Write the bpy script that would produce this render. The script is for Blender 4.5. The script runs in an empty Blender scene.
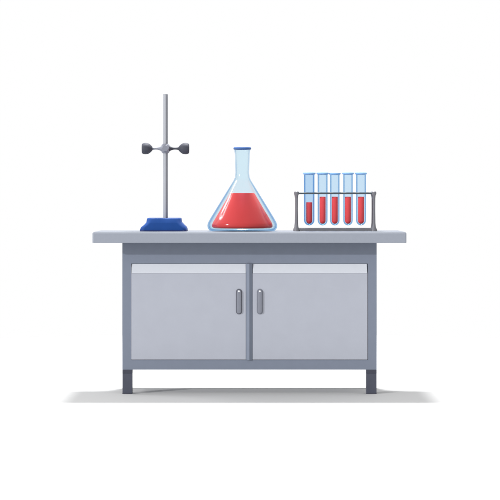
import bpy, bmesh, math
from mathutils import Vector, Matrix

sc = bpy.context.scene
C = sc.collection
R = math.radians

# ------------------------------------------------------------ camera, world, lamps
S = 0.0055            # metres per photo pixel at the plane of the bench legs
D = 1740 * S          # camera distance to that plane
YH = 198              # eye level in the photo
ZC = (394 - YH) * S   # camera height
cam = bpy.data.cameras.new('camera')
cam.sensor_width = 36
cam.lens = 36 * D / (500 * S)
cam.shift_y = -(250 - YH) / 500
cam.clip_end = 500
co = bpy.data.objects.new('camera', cam)
C.objects.link(co)
co.location = (0, -D, ZC)
co.rotation_euler = (R(90), 0, 0)
sc.camera = co

w = bpy.data.worlds.new('World')
sc.world = w
w.use_nodes = True
bg = w.node_tree.nodes['Background']
bg.inputs[0].default_value = (1.0, 1.0, 1.0, 1)
bg.inputs[1].default_value = 1.0

sc.view_settings.view_transform = 'Standard'
sc.view_settings.look = 'None'
sc.view_settings.exposure = 0
sc.view_settings.gamma = 1


def lamp(kind, name, loc, target, energy, **kw):
    l = bpy.data.lights.new(name, kind)
    l.energy = energy
    for k, v in kw.items():
        setattr(l, k, v)
    o = bpy.data.objects.new(name, l)
    C.objects.link(o)
    o.location = loc
    d = Vector(target) - Vector(loc)
    o.rotation_euler = d.to_track_quat('-Z', 'Y').to_euler()
    return o


# key from the upper left front, overhead lamp that throws the bench shadow, unseen strip lamp added for the highlight streak on the glass
AZ, EL = R(53), R(17.5)
kd = Vector((-math.sin(AZ) * math.cos(EL), -math.cos(AZ) * math.cos(EL), math.sin(EL)))
lamp('SUN', 'key_light', kd * 10, (0, 0, 0), 2.3, angle=R(1.5))
lamp('AREA', 'overhead_light', (0, 1.45, 5.4), (0, 0, 0), 560, shape='ELLIPSE', size=1.0, size_y=0.6)
lamp('AREA', 'glass_streak_light', (-5.3, 1.7, 5.6), (-0.1, 0.1, 1.0), 115, shape='RECTANGLE', size=1.9, size_y=1.6)


# ------------------------------------------------------------ helpers
def px(x, Y=0.0):
    return (x - 250) * S * (D + Y) / D


def pz(y, Y=0.0):
    return ZC - (y - YH) * S * (D + Y) / D


def lin(c):
    return tuple(((v / 255 + 0.055) / 1.055) ** 2.4 if v > 10 else v / 255 / 12.92 for v in c)


def mat(name, col, rough=0.55, metal=0.0, spec=0.3, vary=0.03, bump=0.0, scale=30, coat=0):
    m = bpy.data.materials.new(name)
    m.use_nodes = True
    nt = m.node_tree
    b = nt.nodes['Principled BSDF']
    b.inputs['Roughness'].default_value = rough
    b.inputs['Metallic'].default_value = metal
    b.inputs['Specular IOR Level'].default_value = spec
    b.inputs['Coat Weight'].default_value = coat
    tc = nt.nodes.new('ShaderNodeTexCoord')
    n = nt.nodes.new('ShaderNodeTexNoise')
    n.inputs['Scale'].default_value = scale
    n.inputs['Detail'].default_value = 3
    nt.links.new(tc.outputs['Object'], n.inputs['Vector'])
    r = nt.nodes.new('ShaderNodeValToRGB')
    r.color_ramp.elements[0].position = 0.3
    r.color_ramp.elements[1].position = 0.7
    r.color_ramp.elements[0].color = (*[v * (1 - vary) for v in col], 1)
    r.color_ramp.elements[1].color = (*[min(1, v * (1 + vary)) for v in col], 1)
    nt.links.new(n.outputs['Fac'], r.inputs['Fac'])
    nt.links.new(r.outputs['Color'], b.inputs['Base Color'])
    if bump:
        bp = nt.nodes.new('ShaderNodeBump')
        bp.inputs['Strength'].default_value = bump
        bp.inputs['Distance'].default_value = 0.002
        nt.links.new(n.outputs['Fac'], bp.inputs['Height'])
        nt.links.new(bp.outputs['Normal'], b.inputs['Normal'])
    return m


def glass(name, centre, edge, p0, p1, rough=0.13):
    """thin clear glass: tinted more deeply where the wall is seen edge-on"""
    m = bpy.data.materials.new(name)
    m.use_nodes = True
    nt = m.node_tree
    nt.nodes.remove(nt.nodes['Principled BSDF'])
    out = nt.nodes['Material Output']
    lw = nt.nodes.new('ShaderNodeLayerWeight')
    lw.inputs['Blend'].default_value = 0.5
    rp = nt.nodes.new('ShaderNodeValToRGB')
    rp.color_ramp.elements[0].position = p0
    rp.color_ramp.elements[1].position = p1
    rp.color_ramp.elements[0].color = (*centre, 1)
    rp.color_ramp.elements[1].color = (*edge, 1)
    tr = nt.nodes.new('ShaderNodeBsdfTransparent')
    gl = nt.nodes.new('ShaderNodeBsdfGlossy')
    gl.inputs['Roughness'].default_value = rough
    fr = nt.nodes.new('ShaderNodeFresnel')
    fr.inputs['IOR'].default_value = 1.22
    mul = nt.nodes.new('ShaderNodeMath')
    mul.operation = 'MINIMUM'
    mul.inputs[1].default_value = 0.16
    mx = nt.nodes.new('ShaderNodeMixShader')
    nt.links.new(lw.outputs['Facing'], rp.inputs['Fac'])
    nt.links.new(rp.outputs['Color'], tr.inputs['Color'])
    nt.links.new(fr.outputs['Fac'], mul.inputs[0])
    nt.links.new(mul.outputs[0], mx.inputs['Fac'])
    nt.links.new(tr.outputs[0], mx.inputs[1])
    nt.links.new(gl.outputs[0], mx.inputs[2])
    nt.links.new(mx.outputs[0], out.inputs['Surface'])
    return m


def obj(name, bm, m, parent=None, smooth=False, angle=35):
    bmesh.ops.recalc_face_normals(bm, faces=bm.faces)
    me = bpy.data.meshes.new(name)
    bm.to_mesh(me)
    bm.free()
    me.materials.append(m)
    if smooth:
        for p in me.polygons:
            p.use_smooth = True
        me.set_sharp_from_angle(angle=R(angle))
    o = bpy.data.objects.new(name, me)
    C.objects.link(o)
    if parent:
        o.parent = parent
        o.matrix_parent_inverse = Matrix.Identity(4)
        base = Vector((0, 0, 0))
        p = parent
        while p:
            base += p.location
            p = p.parent
        me.transform(Matrix.Translation(-base))
    return o


def thing(name, label, cat, loc, group=None):
    o = bpy.data.objects.new(name, None)
    o.empty_display_size = 0.1
    C.objects.link(o)
    o.location = loc
    o['label'] = label
    o['category'] = cat
    if group:
        o['group'] = group
    return o


def box(bm, x0, x1, y0, y1, z0, z1, bev=0.0, seg=2):
    b = bmesh.new()
    bmesh.ops.create_cube(b, size=1)
    for v in b.verts:
        v.co = Vector(((x0 + x1) / 2 + v.co.x * (x1 - x0), (y0 + y1) / 2 + v.co.y * (y1 - y0), (z0 + z1) / 2 + v.co.z * (z1 - z0)))
    if bev:
        bmesh.ops.bevel(b, geom=list(b.edges), offset=bev, segments=seg, profile=0.5, affect='EDGES')
    join(bm, b)


def join(bm, b):
    me = bpy.data.meshes.new('t')
    b.to_mesh(me)
    b.free()
    bm.from_mesh(me)
    bpy.data.meshes.remove(me)


def lathe(bm, prof, cx, cy, n=64, axis='Z', cz=0.0, closed=False):
    """prof: list of (radius, position along the axis)"""
    rings = []
    for r, h in prof:
        ring = []
        if r < 1e-6:
            pts = [(0.0, 0.0)]
        else:
            pts = [(r * math.cos(2 * math.pi * i / n), r * math.sin(2 * math.pi * i / n)) for i in range(n)]
        for a, b in pts:
            if axis == 'Z':
                ring.append(bm.verts.new((cx + a, cy + b, h)))
            elif axis == 'X':
                ring.append(bm.verts.new((h, cy + a, cz + b)))
            else:
                ring.append(bm.verts.new((cx + a, h, cz + b)))
        rings.append(ring)
    pairs = list(zip(rings, rings[1:]))
    if closed:
        pairs.append((rings[-1], rings[0]))
    for A, B in pairs:
        for i in range(n):
            j = (i + 1) % n
            if len(A) == 1 and len(B) == 1:
                continue
            if len(A) == 1:
                bm.faces.new((A[0], B[i], B[j]))
            elif len(B) == 1:
                bm.faces.new((A[i], A[j], B[0]))
            else:
                bm.faces.new((A[i], A[j], B[j], B[i]))
    if not closed:
        for ring in (rings[0], rings[-1]):
            if len(ring) > 1:
                bm.faces.new(ring)


def smooth_profile(pts, k=6):
    """Catmull-Rom through (r, h)"""
    out = []
    P = [pts[0]] + list(pts) + [pts[-1]]
    for i in range(1, len(P) - 2):
        p0, p1, p2, p3 = P[i - 1], P[i], P[i + 1], P[i + 2]
        for s in range(k):
            t = s / k
            out.append(tuple(0.5 * (2 * p1[a] + (p2[a] - p0[a]) * t + (2 * p0[a] - 5 * p1[a] + 4 * p2[a] - p3[a]) * t * t
                                    + (3 * p1[a] - p0[a] - 3 * p2[a] + p3[a]) * t ** 3) for a in (0, 1)))
    out.append(pts[-1])
    return out


def round_prism(bm, x0, x1, y0, y1, z0, z1, rad, bev, n=16):
    """slab, plan corners rounded by rad, its top and bottom edges chamfered by bev"""
    def outline(ins):
        r = max(rad - ins, 0.001)
        pts = []
        for cx, cy, a0 in ((x1 - rad, y1 - rad, 0), (x0 + rad, y1 - rad, 90), (x0 + rad, y0 + rad, 180), (x1 - rad, y0 + rad, 270)):
            for i in range(n + 1):
                a = R(a0 + 90 * i / n)
                pts.append((cx + r * math.cos(a), cy + r * math.sin(a)))
        return pts
    rows = [(outline(bev * 0.3), z0), (outline(0), z0 + bev * 0.3), (outline(0), z1 - bev), (outline(bev), z1)]
    vs = [[bm.verts.new((a, b, z)) for a, b in o] for o, z in rows]
    N = len(vs[0])
    for A, B in zip(vs, vs[1:]):
        for i in range(N):
            j = (i + 1) % N
            bm.faces.new((A[i], A[j], B[j], B[i]))
    bm.faces.new(vs[0])
    bm.faces.new(vs[-1])


def pill(bm, cx, cz, hw, hh, y0, y1, bev=0.0, n=14):
    """upright rounded-end bar, front face at y0"""
    def outline(ins):
        r = hw - ins
        pts = []
        for s, a0 in ((1, 0), (-1, 180)):
            for i in range(n + 1):
                a = R(a0 + 180 * i / n)
                pts.append((cx + r * math.cos(a), cz + s * (hh - hw) + r * math.sin(a)))
        return pts
    rows = [(outline(0), y1), (outline(0), y0 + bev), (outline(bev * .35), y0 + bev * .3), (outline(bev), y0)] if bev else [(outline(0), y1), (outline(0), y0)]
    vs = [[bm.verts.new((a, y, b)) for a, b in o] for o, y in rows]
    N = len(vs[0])
    for A, B in zip(vs, vs[1:]):
        for i in range(N):
            j = (i + 1) % N
            bm.faces.new((A[i], A[j], B[j], B[i]))
    bm.faces.new(vs[0])
    bm.faces.new(vs[-1])


# ------------------------------------------------------------ materials (base colours)
M = {
    'floor': mat('white_floor', (0.53, 0.53, 0.53), 0.8, spec=0.1, vary=0.004, scale=2),
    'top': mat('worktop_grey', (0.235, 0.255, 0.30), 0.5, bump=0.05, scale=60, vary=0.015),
    'frame': mat('frame_blue_grey', (0.150, 0.172, 0.222), 0.5, vary=0.02, scale=20),
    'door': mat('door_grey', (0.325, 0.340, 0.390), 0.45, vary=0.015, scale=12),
    'door_top_lit': mat('door_top_lit_grey', (0.475, 0.495, 0.54), 0.45, vary=0.015, scale=12),  # door grey lightened, light on the sloping top edge is in the colour
    'leg': mat('leg_charcoal', (0.056, 0.061, 0.085), 0.55, vary=0.05),
    'collar': mat('collar_dark', (0.040, 0.043, 0.062), 0.55, vary=0.05),
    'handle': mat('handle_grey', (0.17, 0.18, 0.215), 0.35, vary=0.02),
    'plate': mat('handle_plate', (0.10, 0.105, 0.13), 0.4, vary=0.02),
    'dimmed_top': mat('worktop_dimmed_top', (0.165, 0.18, 0.21), 0.6, spec=0.15, vary=0.01, scale=60),  # worktop grey darkened on upward faces to offset the strong overhead light
    'foot_blue': mat('dark_blue_foot', (0.006, 0.022, 0.11), 0.5),
    'screw': mat('screw_white', (0.75, 0.76, 0.78), 0.3),
    'blue': mat('blue_enamel', (0.004, 0.045, 0.205), 0.6, spec=0.2, vary=0.03),
    'rod': mat('rod_steel', (0.31, 0.32, 0.35), 0.5, spec=0.3, vary=0.01),
    'boss': mat('clamp_metal', (0.19, 0.20, 0.24), 0.45, vary=0.03),
    'knob': mat('knob_charcoal', (0.042, 0.045, 0.062), 0.65, vary=0.05),
    'rack': mat('rack_grey', (0.145, 0.145, 0.16), 0.45, vary=0.04),
    'rail': mat('rack_rail_dark', (0.060, 0.075, 0.088), 0.45, vary=0.04),
    'rim': mat('rim_blue', (0.035, 0.095, 0.27), 0.5, vary=0.02),
    'red': mat('red_liquid', (0.67, 0.042, 0.038), 0.6, spec=0.08, vary=0.01),
    'red_tube': mat('red_liquid_in_tube', (0.99, 0.070, 0.065), 0.6, spec=0.05, vary=0.01),
    'flask': glass('flask_glass', (0.90, 0.955, 0.982), (0.42, 0.66, 0.88), 0.60, 0.90),
    'tube': glass('tube_glass', (0.875, 0.935, 0.98), (0.50, 0.70, 0.89), 0.25, 0.75),
    'tube_deep': glass('tube_glass_deep_blue', (0.83, 0.905, 0.97), (0.40, 0.63, 0.87), 0.25, 0.75),
    'tube_rim': mat('tube_rim_blue', (0.20, 0.38, 0.66), 0.3, vary=0.02),
}

# ------------------------------------------------------------ setting
bm = bmesh.new()
bmesh.ops.create_circle(bm, cap_ends=True, radius=4.2, segments=128)
fl = obj('floor', bm, M['floor'])
fl['kind'] = 'structure'

# ------------------------------------------------------------ lab bench
YF, YB = -0.132, 0.352          # worktop front and back
ZT = pz(232.0, YF)              # worktop surface
ZU = pz(243.0, YF)              # underside
CD = 0.33                       # cabinet depth
bench = thing('lab_bench', 'grey two-door laboratory bench with overhanging worktop on short dark legs', 'lab bench', (0, 0.1, 0))

bm = bmesh.new()
round_prism(bm, px(92.3, YF), px(406.6, YF), YF, YB, ZU, ZT, 0.009, 0.0075)
wt = obj('worktop', bm, M['top'], bench, smooth=True, angle=30)
wt.data.materials.append(M['dimmed_top'])
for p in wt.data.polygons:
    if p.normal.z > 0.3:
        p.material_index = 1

x0, x1 = px(122.3), px(376.7)
zb, zt = pz(369.6), ZU - 0.0005
# carcass: back, sides and bottom as a box behind the face frame
bm = bmesh.new()
box(bm, x0, x1, 0.022, CD, zb, zt)
obj('carcass', bm, M['frame'], bench)
# face frame: stiles, rails and the middle post (butted end to end)
dz0, dz1 = pz(359.6), pz(263.8)
dl0, dl1, dr0, dr1 = px(131.4), px(245.9), px(252.7), px(367.4)
bm = bmesh.new()
co_ = [(x0, zb), (x1, zb), (x1, zt), (x0, zt)]
ci_ = [(dl0 - .0015, dz0 - .0015), (dr1 + .0015, dz0 - .0015), (dr1 + .0015, dz1 + .0015), (dl0 - .0015, dz1 + .0015)]
lay = [[bm.verts.new((x, y, z)) for x, z in q] for y in (0, 0.0218) for q in (co_, ci_)]
for i in range(4):
    j = (i + 1) % 4
    bm.faces.new((lay[0][i], lay[0][j], lay[1][j], lay[1][i]))
    bm.faces.new((lay[2][i], lay[2][j], lay[3][j], lay[3][i]))
    bm.faces.new((lay[0][i], lay[0][j], lay[2][j], lay[2][i]))
    bm.faces.new((lay[1][i], lay[1][j], lay[3][j], lay[3][i]))
obj('face_frame', bm, M['frame'], bench)
# middle post: shallow ridge, two long facets
bm = bmesh.new()
a, b = dl1 + 0.001, dr0 - 0.001
sec = [(a, 0.022), (a, -0.002), ((a * .5 + b * .5) , -0.015), (b, -0.002), (b, 0.022)]
lo = [bm.verts.new((x, y, dz0 - 0.0008)) for x, y in sec]
hi = [bm.verts.new((x, y, dz1 + 0.0008)) for x, y in sec]
for i in range(5):
    j = (i + 1) % 5
    bm.faces.new((lo[i], lo[j], hi[j], hi[i]))
bm.faces.new(lo)
bm.faces.new(hi)
obj('middle_post', bm, M['frame'], bench)

hz0, hz1 = pz(314.3), pz(288.8)
for side, (a, b, hx) in enumerate(((dl0, dl1, px(239.0)), (dr0, dr1, px(259.9)))):
    zs = pz(273.2)
    yf = -0.004
    bm = bmesh.new()
    box(bm, a, b, yf, 0.02, dz0, zs, 0.0012, 2)
    d = obj('door', bm, M['door'], bench)
    # sloping top rail of the door, caught light painted in as a paler grey: full width at the bottom, mitred ends, leaning back
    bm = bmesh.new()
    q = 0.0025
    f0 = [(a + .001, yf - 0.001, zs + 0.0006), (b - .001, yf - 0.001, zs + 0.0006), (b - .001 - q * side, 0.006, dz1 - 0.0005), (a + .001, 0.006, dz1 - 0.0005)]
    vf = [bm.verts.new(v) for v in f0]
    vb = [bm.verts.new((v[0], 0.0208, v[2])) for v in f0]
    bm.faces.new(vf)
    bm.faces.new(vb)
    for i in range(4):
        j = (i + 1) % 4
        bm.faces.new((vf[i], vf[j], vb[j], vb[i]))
    obj('top_rail', bm, M['door_top_lit'], d)
    zc, hh = (hz0 + hz1) / 2, (hz1 - hz0) / 2
    bm = bmesh.new()
    pill(bm, hx, zc, 0.0170, hh, yf - 0.003, yf + 0.001, 0.001)
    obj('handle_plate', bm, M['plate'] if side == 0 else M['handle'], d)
    bm = bmesh.new()
    pill(bm, hx, zc, 0.0122, hh - 0.005, yf - 0.012, yf - 0.002, 0.004)
    obj('handle', bm, M['handle'], d, smooth=True)
    bm = bmesh.new()
    zscr = hz1 - 0.0125
    lathe(bm, [(0.0048, yf - 0.010), (0.0048, yf - 0.0128), (0.0036, yf - 0.0142), (0.0, yf - 0.0146)], hx, 0, 20, 'Y', zscr)
    obj('screw', bm, M['screw'], d, smooth=True)

for (a, b, y0, y1) in ((px(122.4), px(132.1), 0.001, 0.05), (px(366.4), px(376.6), 0.001, 0.05),
                       (x0 + .002, x0 + .032, CD - 0.04, CD - 0.002), (x1 - .032, x1 - .002, CD - 0.04, CD - 0.002)):
    bm = bmesh.new()
    box(bm, a, b, y0, y1, 0, zb - 0.0005, 0.002, 2)
    lg = obj('leg', bm, M['leg'], bench)
    bm = bmesh.new()
    box(bm, a - .0004, b + .0004, y0 - .0012, y1 + .0012, zb - 0.022, zb - 0.0004, 0.001, 1)
    obj('collar', bm, M['collar'], lg)
    bm = bmesh.new()
    box(bm, a - .0004, b + .0004, y0 - .0012, y1 + .0012, 0.0, 0.006, 0.001, 1)
    obj('foot_pad', bm, M['collar'], lg)

# ------------------------------------------------------------ retort stand
YS = 0.15
st = thing('retort_stand', 'steel retort stand with blue base and two dark clamp knobs', 'retort stand', (px(164.5, YS), YS, ZT))
bm = bmesh.new()
zt0 = ZT
H = pz(216.7, YS) - pz(229.9, YS)
# stepped base: rows of (left px, right px, height fraction, half depth, corner)
rows = [(141.5, 186.9, 0.0, .112), (141.0, 187.2, .05, .114), (141.1, 187.1, .17, .1138), (142.2, 186.2, .32, .1120), (144.9, 183.9, .48, .1080),
        (146.4, 182.5, .60, .1060), (147.1, 181.7, .66, .1045), (147.7, 181.1, .95, .092), (148.6, 180.2, 1.0, .086)]
vs = []
for l, r_, f, hd in rows:
    a, b = px(l, YS), px(r_, YS)
    rad = 0.028
    ring = []
    for cx, cy, a0 in ((b - rad, YS + hd - rad, 0), (a + rad, YS + hd - rad, 90), (a + rad, YS - hd + rad, 180), (b - rad, YS - hd + rad, 270)):
        for i in range(9):
            t = R(a0 + 90 * i / 8)
            ring.append(bm.verts.new((cx + rad * math.cos(t), cy + rad * math.sin(t), ZT + H * f)))
    vs.append(ring)
for A, B in zip(vs, vs[1:]):
    for i in range(len(A)):
        j = (i + 1) % len(A)
        bm.faces.new((A[i], A[j], B[j], B[i]))
bm.faces.new(vs[0])
bm.faces.new(vs[-1])
bs = obj('base', bm, M['blue'], st, smooth=True, angle=25)
bm = bmesh.new()
round_prism(bm, px(140.8, YS), px(187.4, YS), YS - .116, YS + .116, ZT + .0006, ZT + .0075, .03, .0012)
obj('base_foot', bm, M['foot_blue'], bs)
cx = px(165.5, YS)
bm = bmesh.new()
# round rod, lengthwise groove added at the front right to form its shaded side
sec = []
for t in range(0, 360, 6):
    g = -68 <= t - 360 <= -12
    sec.append((t, .0025 if g else .0135))
lo = [bm.verts.new((cx + q * math.cos(R(t)), YS + q * math.sin(R(t)), ZT + H * .9)) for t, q in sec]
hi = [bm.verts.new((cx + q * math.cos(R(t)), YS + q * math.sin(R(t)), pz(94.1, YS))) for t, q in sec]
for i in range(len(sec)):
    j = (i + 1) % len(sec)
    bm.faces.new((lo[i], lo[j], hi[j], hi[i]))
bm.faces.new(lo)
bm.faces.new(hi)
obj('rod', bm, M['rod'], st, smooth=True)
zk = pz(148.6, YS)
bm = bmesh.new()
lathe(bm, smooth_profile([(.015, zk - .027), (.0225, zk - .018), (.026, zk), (.0225, zk + .018), (.0145, zk + .027)], 3), cx, YS, 8)
lathe(bm, [(.018, YS - .036), (.018, YS - .026), (.0225, YS - .022), (.0225, YS)], cx, 0, 6, 'Y', zk)
boss = obj('clamp', bm, M['boss'], st, smooth=True, angle=22)
for s in (-1, 1):
    bm = bmesh.new()
    pr = [(.0165, cx + s * .018), (.0095, cx + s * .034), (.0062, cx + s * .046), (.0062, cx + s * .062), (.009, cx + s * .078)]
    lathe(bm, smooth_profile(pr, 4), 0, YS, 32, 'X', zk)
    obj('clamp_arm', bm, M['boss'] if s < 0 else M['knob'], boss, smooth=True)
    bm = bmesh.new()
    k0, k1 = cx + s * .072, cx + s * .132
    pr = [(.0085, k0), (.019, k0 + s * .009), (.0285, k0 + s * .022), (.0318, k0 + s * .036), (.0312, k0 + s * .048), (.0275, k0 + s * .057), (.021, k1), (0, k1)]
    lathe(bm, smooth_profile(pr, 4), 0, YS, 48, 'X', zk)
    obj('knob', bm, M['knob'], boss, smooth=True, angle=40)

# ------------------------------------------------------------ conical flask
YK = 0.14
fx = px(242.3, YK)
k = S * (D + YK) / D
fk = thing('conical_flask', 'large conical glass flask part filled with red liquid', 'flask', (fx, YK, ZT))
hgt = lambda y: ZT + (230.3 - y) * k * 1.009     # heights measured up from the worktop
bm = bmesh.new()
outer = [(30.0, 230.2), (32.8, 229.6), (34.4, 227.5), (34.9, 224.8), (34.2, 222.0), (31.4, 217.0), (24.0, 205.0), (14.9, 190.3), (8.6, 180.2), (7.1, 176.8), (6.7, 172.5), (6.9, 164), (7.4, 154), (7.9, 149.6)]
inner = [(r - 0.8, y) for r, y in outer[6:]][::-1] + [(30.6, 217.2), (33.3, 222.2), (33.9, 224.8), (33.4, 227.1), (31.8, 228.8), (29.5, 229.2), (0, 229.4)]
pr = [(0, 230.25)] + [(r, y) for r, y in outer] + inner
lathe(bm, [(r * k, hgt(y)) for r, y in pr], fx, YK, 128)
obj('glass_body', bm, M['flask'], fk, smooth=True, angle=50)
bm = bmesh.new()
lathe(bm, [(r * k, hgt(y)) for r, y in ((8.0, 149.7), (8.6, 149.5), (8.9, 148.6), (8.6, 147.5), (8.0, 147.2), (6.6, 147.4), (6.3, 148.6), (6.5, 149.7))], fx, YK, 96, closed=True)
obj('rim', bm, M['rim'], fk, smooth=True, angle=60)
bm = bmesh.new()
liq = [(0, 227.4), (27.6, 227.4), (29.3, 227.0), (30.3, 225.8), (30.3, 224.2), (29.4, 221.8), (22.0, 209.6), (12.3, 193.0), (11.4, 192.5), (0, 192.5)]
lathe(bm, [(r * k, hgt(y)) for r, y in liq], fx, YK, 128)
obj('liquid', bm, M['red'], fk, smooth=True, angle=40)

# ------------------------------------------------------------ test tube rack
YR = 0.15
kr = S * (D + YR) / D
hr = lambda y: ZT + (230.0 - y) * kr * 1.0175
rk = thing('test_tube_rack', 'grey wire test tube rack with open rectangular frame at right of worktop', 'test tube rack', (px(335, YR), YR, ZT))
hd = 0.050
for xc in (296.4, 373.4):
    for sy in (-1, 1):
        bm = bmesh.new()
        pr = [(0, 230.0), (3.2, 230.0), (3.0, 228.4), (1.9, 226.2), (1.4, 222), (1.2, 210), (1.25, 198), (1.6, 195.2), (2.3, 193.5), (2.2, 191.6), (1.3, 190.9), (0, 190.9)]
        lathe(bm, [(r * kr, hr(y)) for r, y in pr], px(xc, YR), YR + sy * hd, 32)
        obj('post', bm, M['rack'], rk, smooth=True, angle=40)
xa, xb = px(297.5, YR), px(372.3, YR)
for sy in (-1, 1):
    bm = bmesh.new()
    lathe(bm, [(0.0048, xa), (0.0048, xb)], 0, YR + sy * hd, 20, 'X', hr(192.9))
    obj('top_rail', bm, M['rail'], rk, smooth=True)
    bm = bmesh.new()
    box(bm, xa, xb, YR + sy * hd - .008, YR + sy * hd + .008, hr(229.6), hr(227.0), 0.002, 2)
    obj('bottom_rail', bm, M['rack'], rk)
for xe in (296.4, 373.4):
    for z_, r_ in ((hr(192.9), .0055), (hr(228.2), .0065)):
        bm = bmesh.new()
        lathe(bm, [(r_, YR - hd), (r_, YR + hd)], px(xe, YR), 0, 20, 'Y', z_)
        obj('end_bar', bm, M['rack'], rk, smooth=True)
# cross wires on which the tubes are gripped
tubes = [(309.2, 5.3), (322.6, 5.0), (334.8, 4.8), (348.0, 4.8), (361.0, 5.0)]
for xt, rt in tubes:
    bm = bmesh.new()
    rr = rt * kr
    # a wire ring round the tube, tied to both rails
    lathe(bm, [(rr + .0008 + .002 * (1 + math.cos(R(a))), hr(192.9) + .002 * math.sin(R(a))) for a in range(0, 360, 60)], px(xt, YR), YR, 40, closed=True)
    for sy in (-1, 1):
        ya, yb = sorted((YR + sy * (rr + .002), YR + sy * hd))
        lathe(bm, [(.002, ya), (.002, yb)], px(xt, YR), 0, 12, 'Y', hr(192.9))
    obj('tube_ring', bm, M['rail'], rk, smooth=True)

# ------------------------------------------------------------ test tubes
labels = ['deeper blue test tube with the lowest red level, at the left end of the rack',
          'second test tube from the left, red filled, beside the deeper blue tube',
          'middle test tube of the five in the grey rack, red filled',
          'red filled test tube between the middle tube and the right end tube',
          'red filled test tube at the right end of the rack']
for i, ((xt, rt), lab) in enumerate(zip(tubes, labels)):
    X = px(xt, YR)
    yb = 224.5
    t = thing('test_tube', lab, 'test tube', (X, YR, hr(yb)), 'test tubes in the rack')
    wl = 0.5
    top = 173.0 + (0.3 if i in (2,) else 0)
    ro = rt
    pr = [(0, yb)]
    for a in range(15, 91, 15):
        pr.append((ro * math.sin(R(a)), yb - ro + ro * math.cos(R(a))))
    pr += [(ro, 200), (ro, 185), (ro * 1.0, top + 1.5)]
    ri = ro - wl
    pr += [(ri, top + 1.5), (ri, 185), (ri, 200)]
    for a in range(90, 14, -15):
        pr.append((ri * math.sin(R(a)), yb - wl - ri + ri * math.cos(R(a))))
    pr.append((0, yb - wl))
    bm = bmesh.new()
    lathe(bm, [(r * kr, hr(y)) for r, y in pr], X, YR, 64)
    obj('glass_wall', bm, M['tube_deep'] if i == 0 else M['tube'], t, smooth=True, angle=50)
    bm = bmesh.new()
    lathe(bm, [(r * kr, hr(y)) for r, y in ((ro + .05, top + 1.7), (ro + .7, top + 1.2), (ro + 1.1, top + .5), (ro + 1.0, top - .3), (ro + .3, top - .5), (ri, top - .3), (ri, top + 1.5))], X, YR, 64, closed=True)
    obj('rim', bm, M['tube_rim'], t, smooth=True, angle=60)
    lv = 201.7 if i == 0 else 196.2
    rl = 3.0
    bm = bmesh.new()
    pr = [(0, yb - 1.6)] + [(rl * math.sin(R(a)), yb - 1.6 - rl + rl * math.cos(R(a))) for a in range(15, 91, 15)] + [(rl, lv + .3), (rl - .3, lv), (0, lv)]
    lathe(bm, [(r * kr, hr(y)) for r, y in pr], X, YR, 48)
    obj('liquid', bm, M['red_tube'], t, smooth=True, angle=50)

# ------------------------------------------------------------ render
sc.render.engine = 'CYCLES'
sc.cycles.max_bounces = 10
sc.cycles.transparent_max_bounces = 24
sc.render.resolution_x = 1024
sc.render.resolution_y = 1024
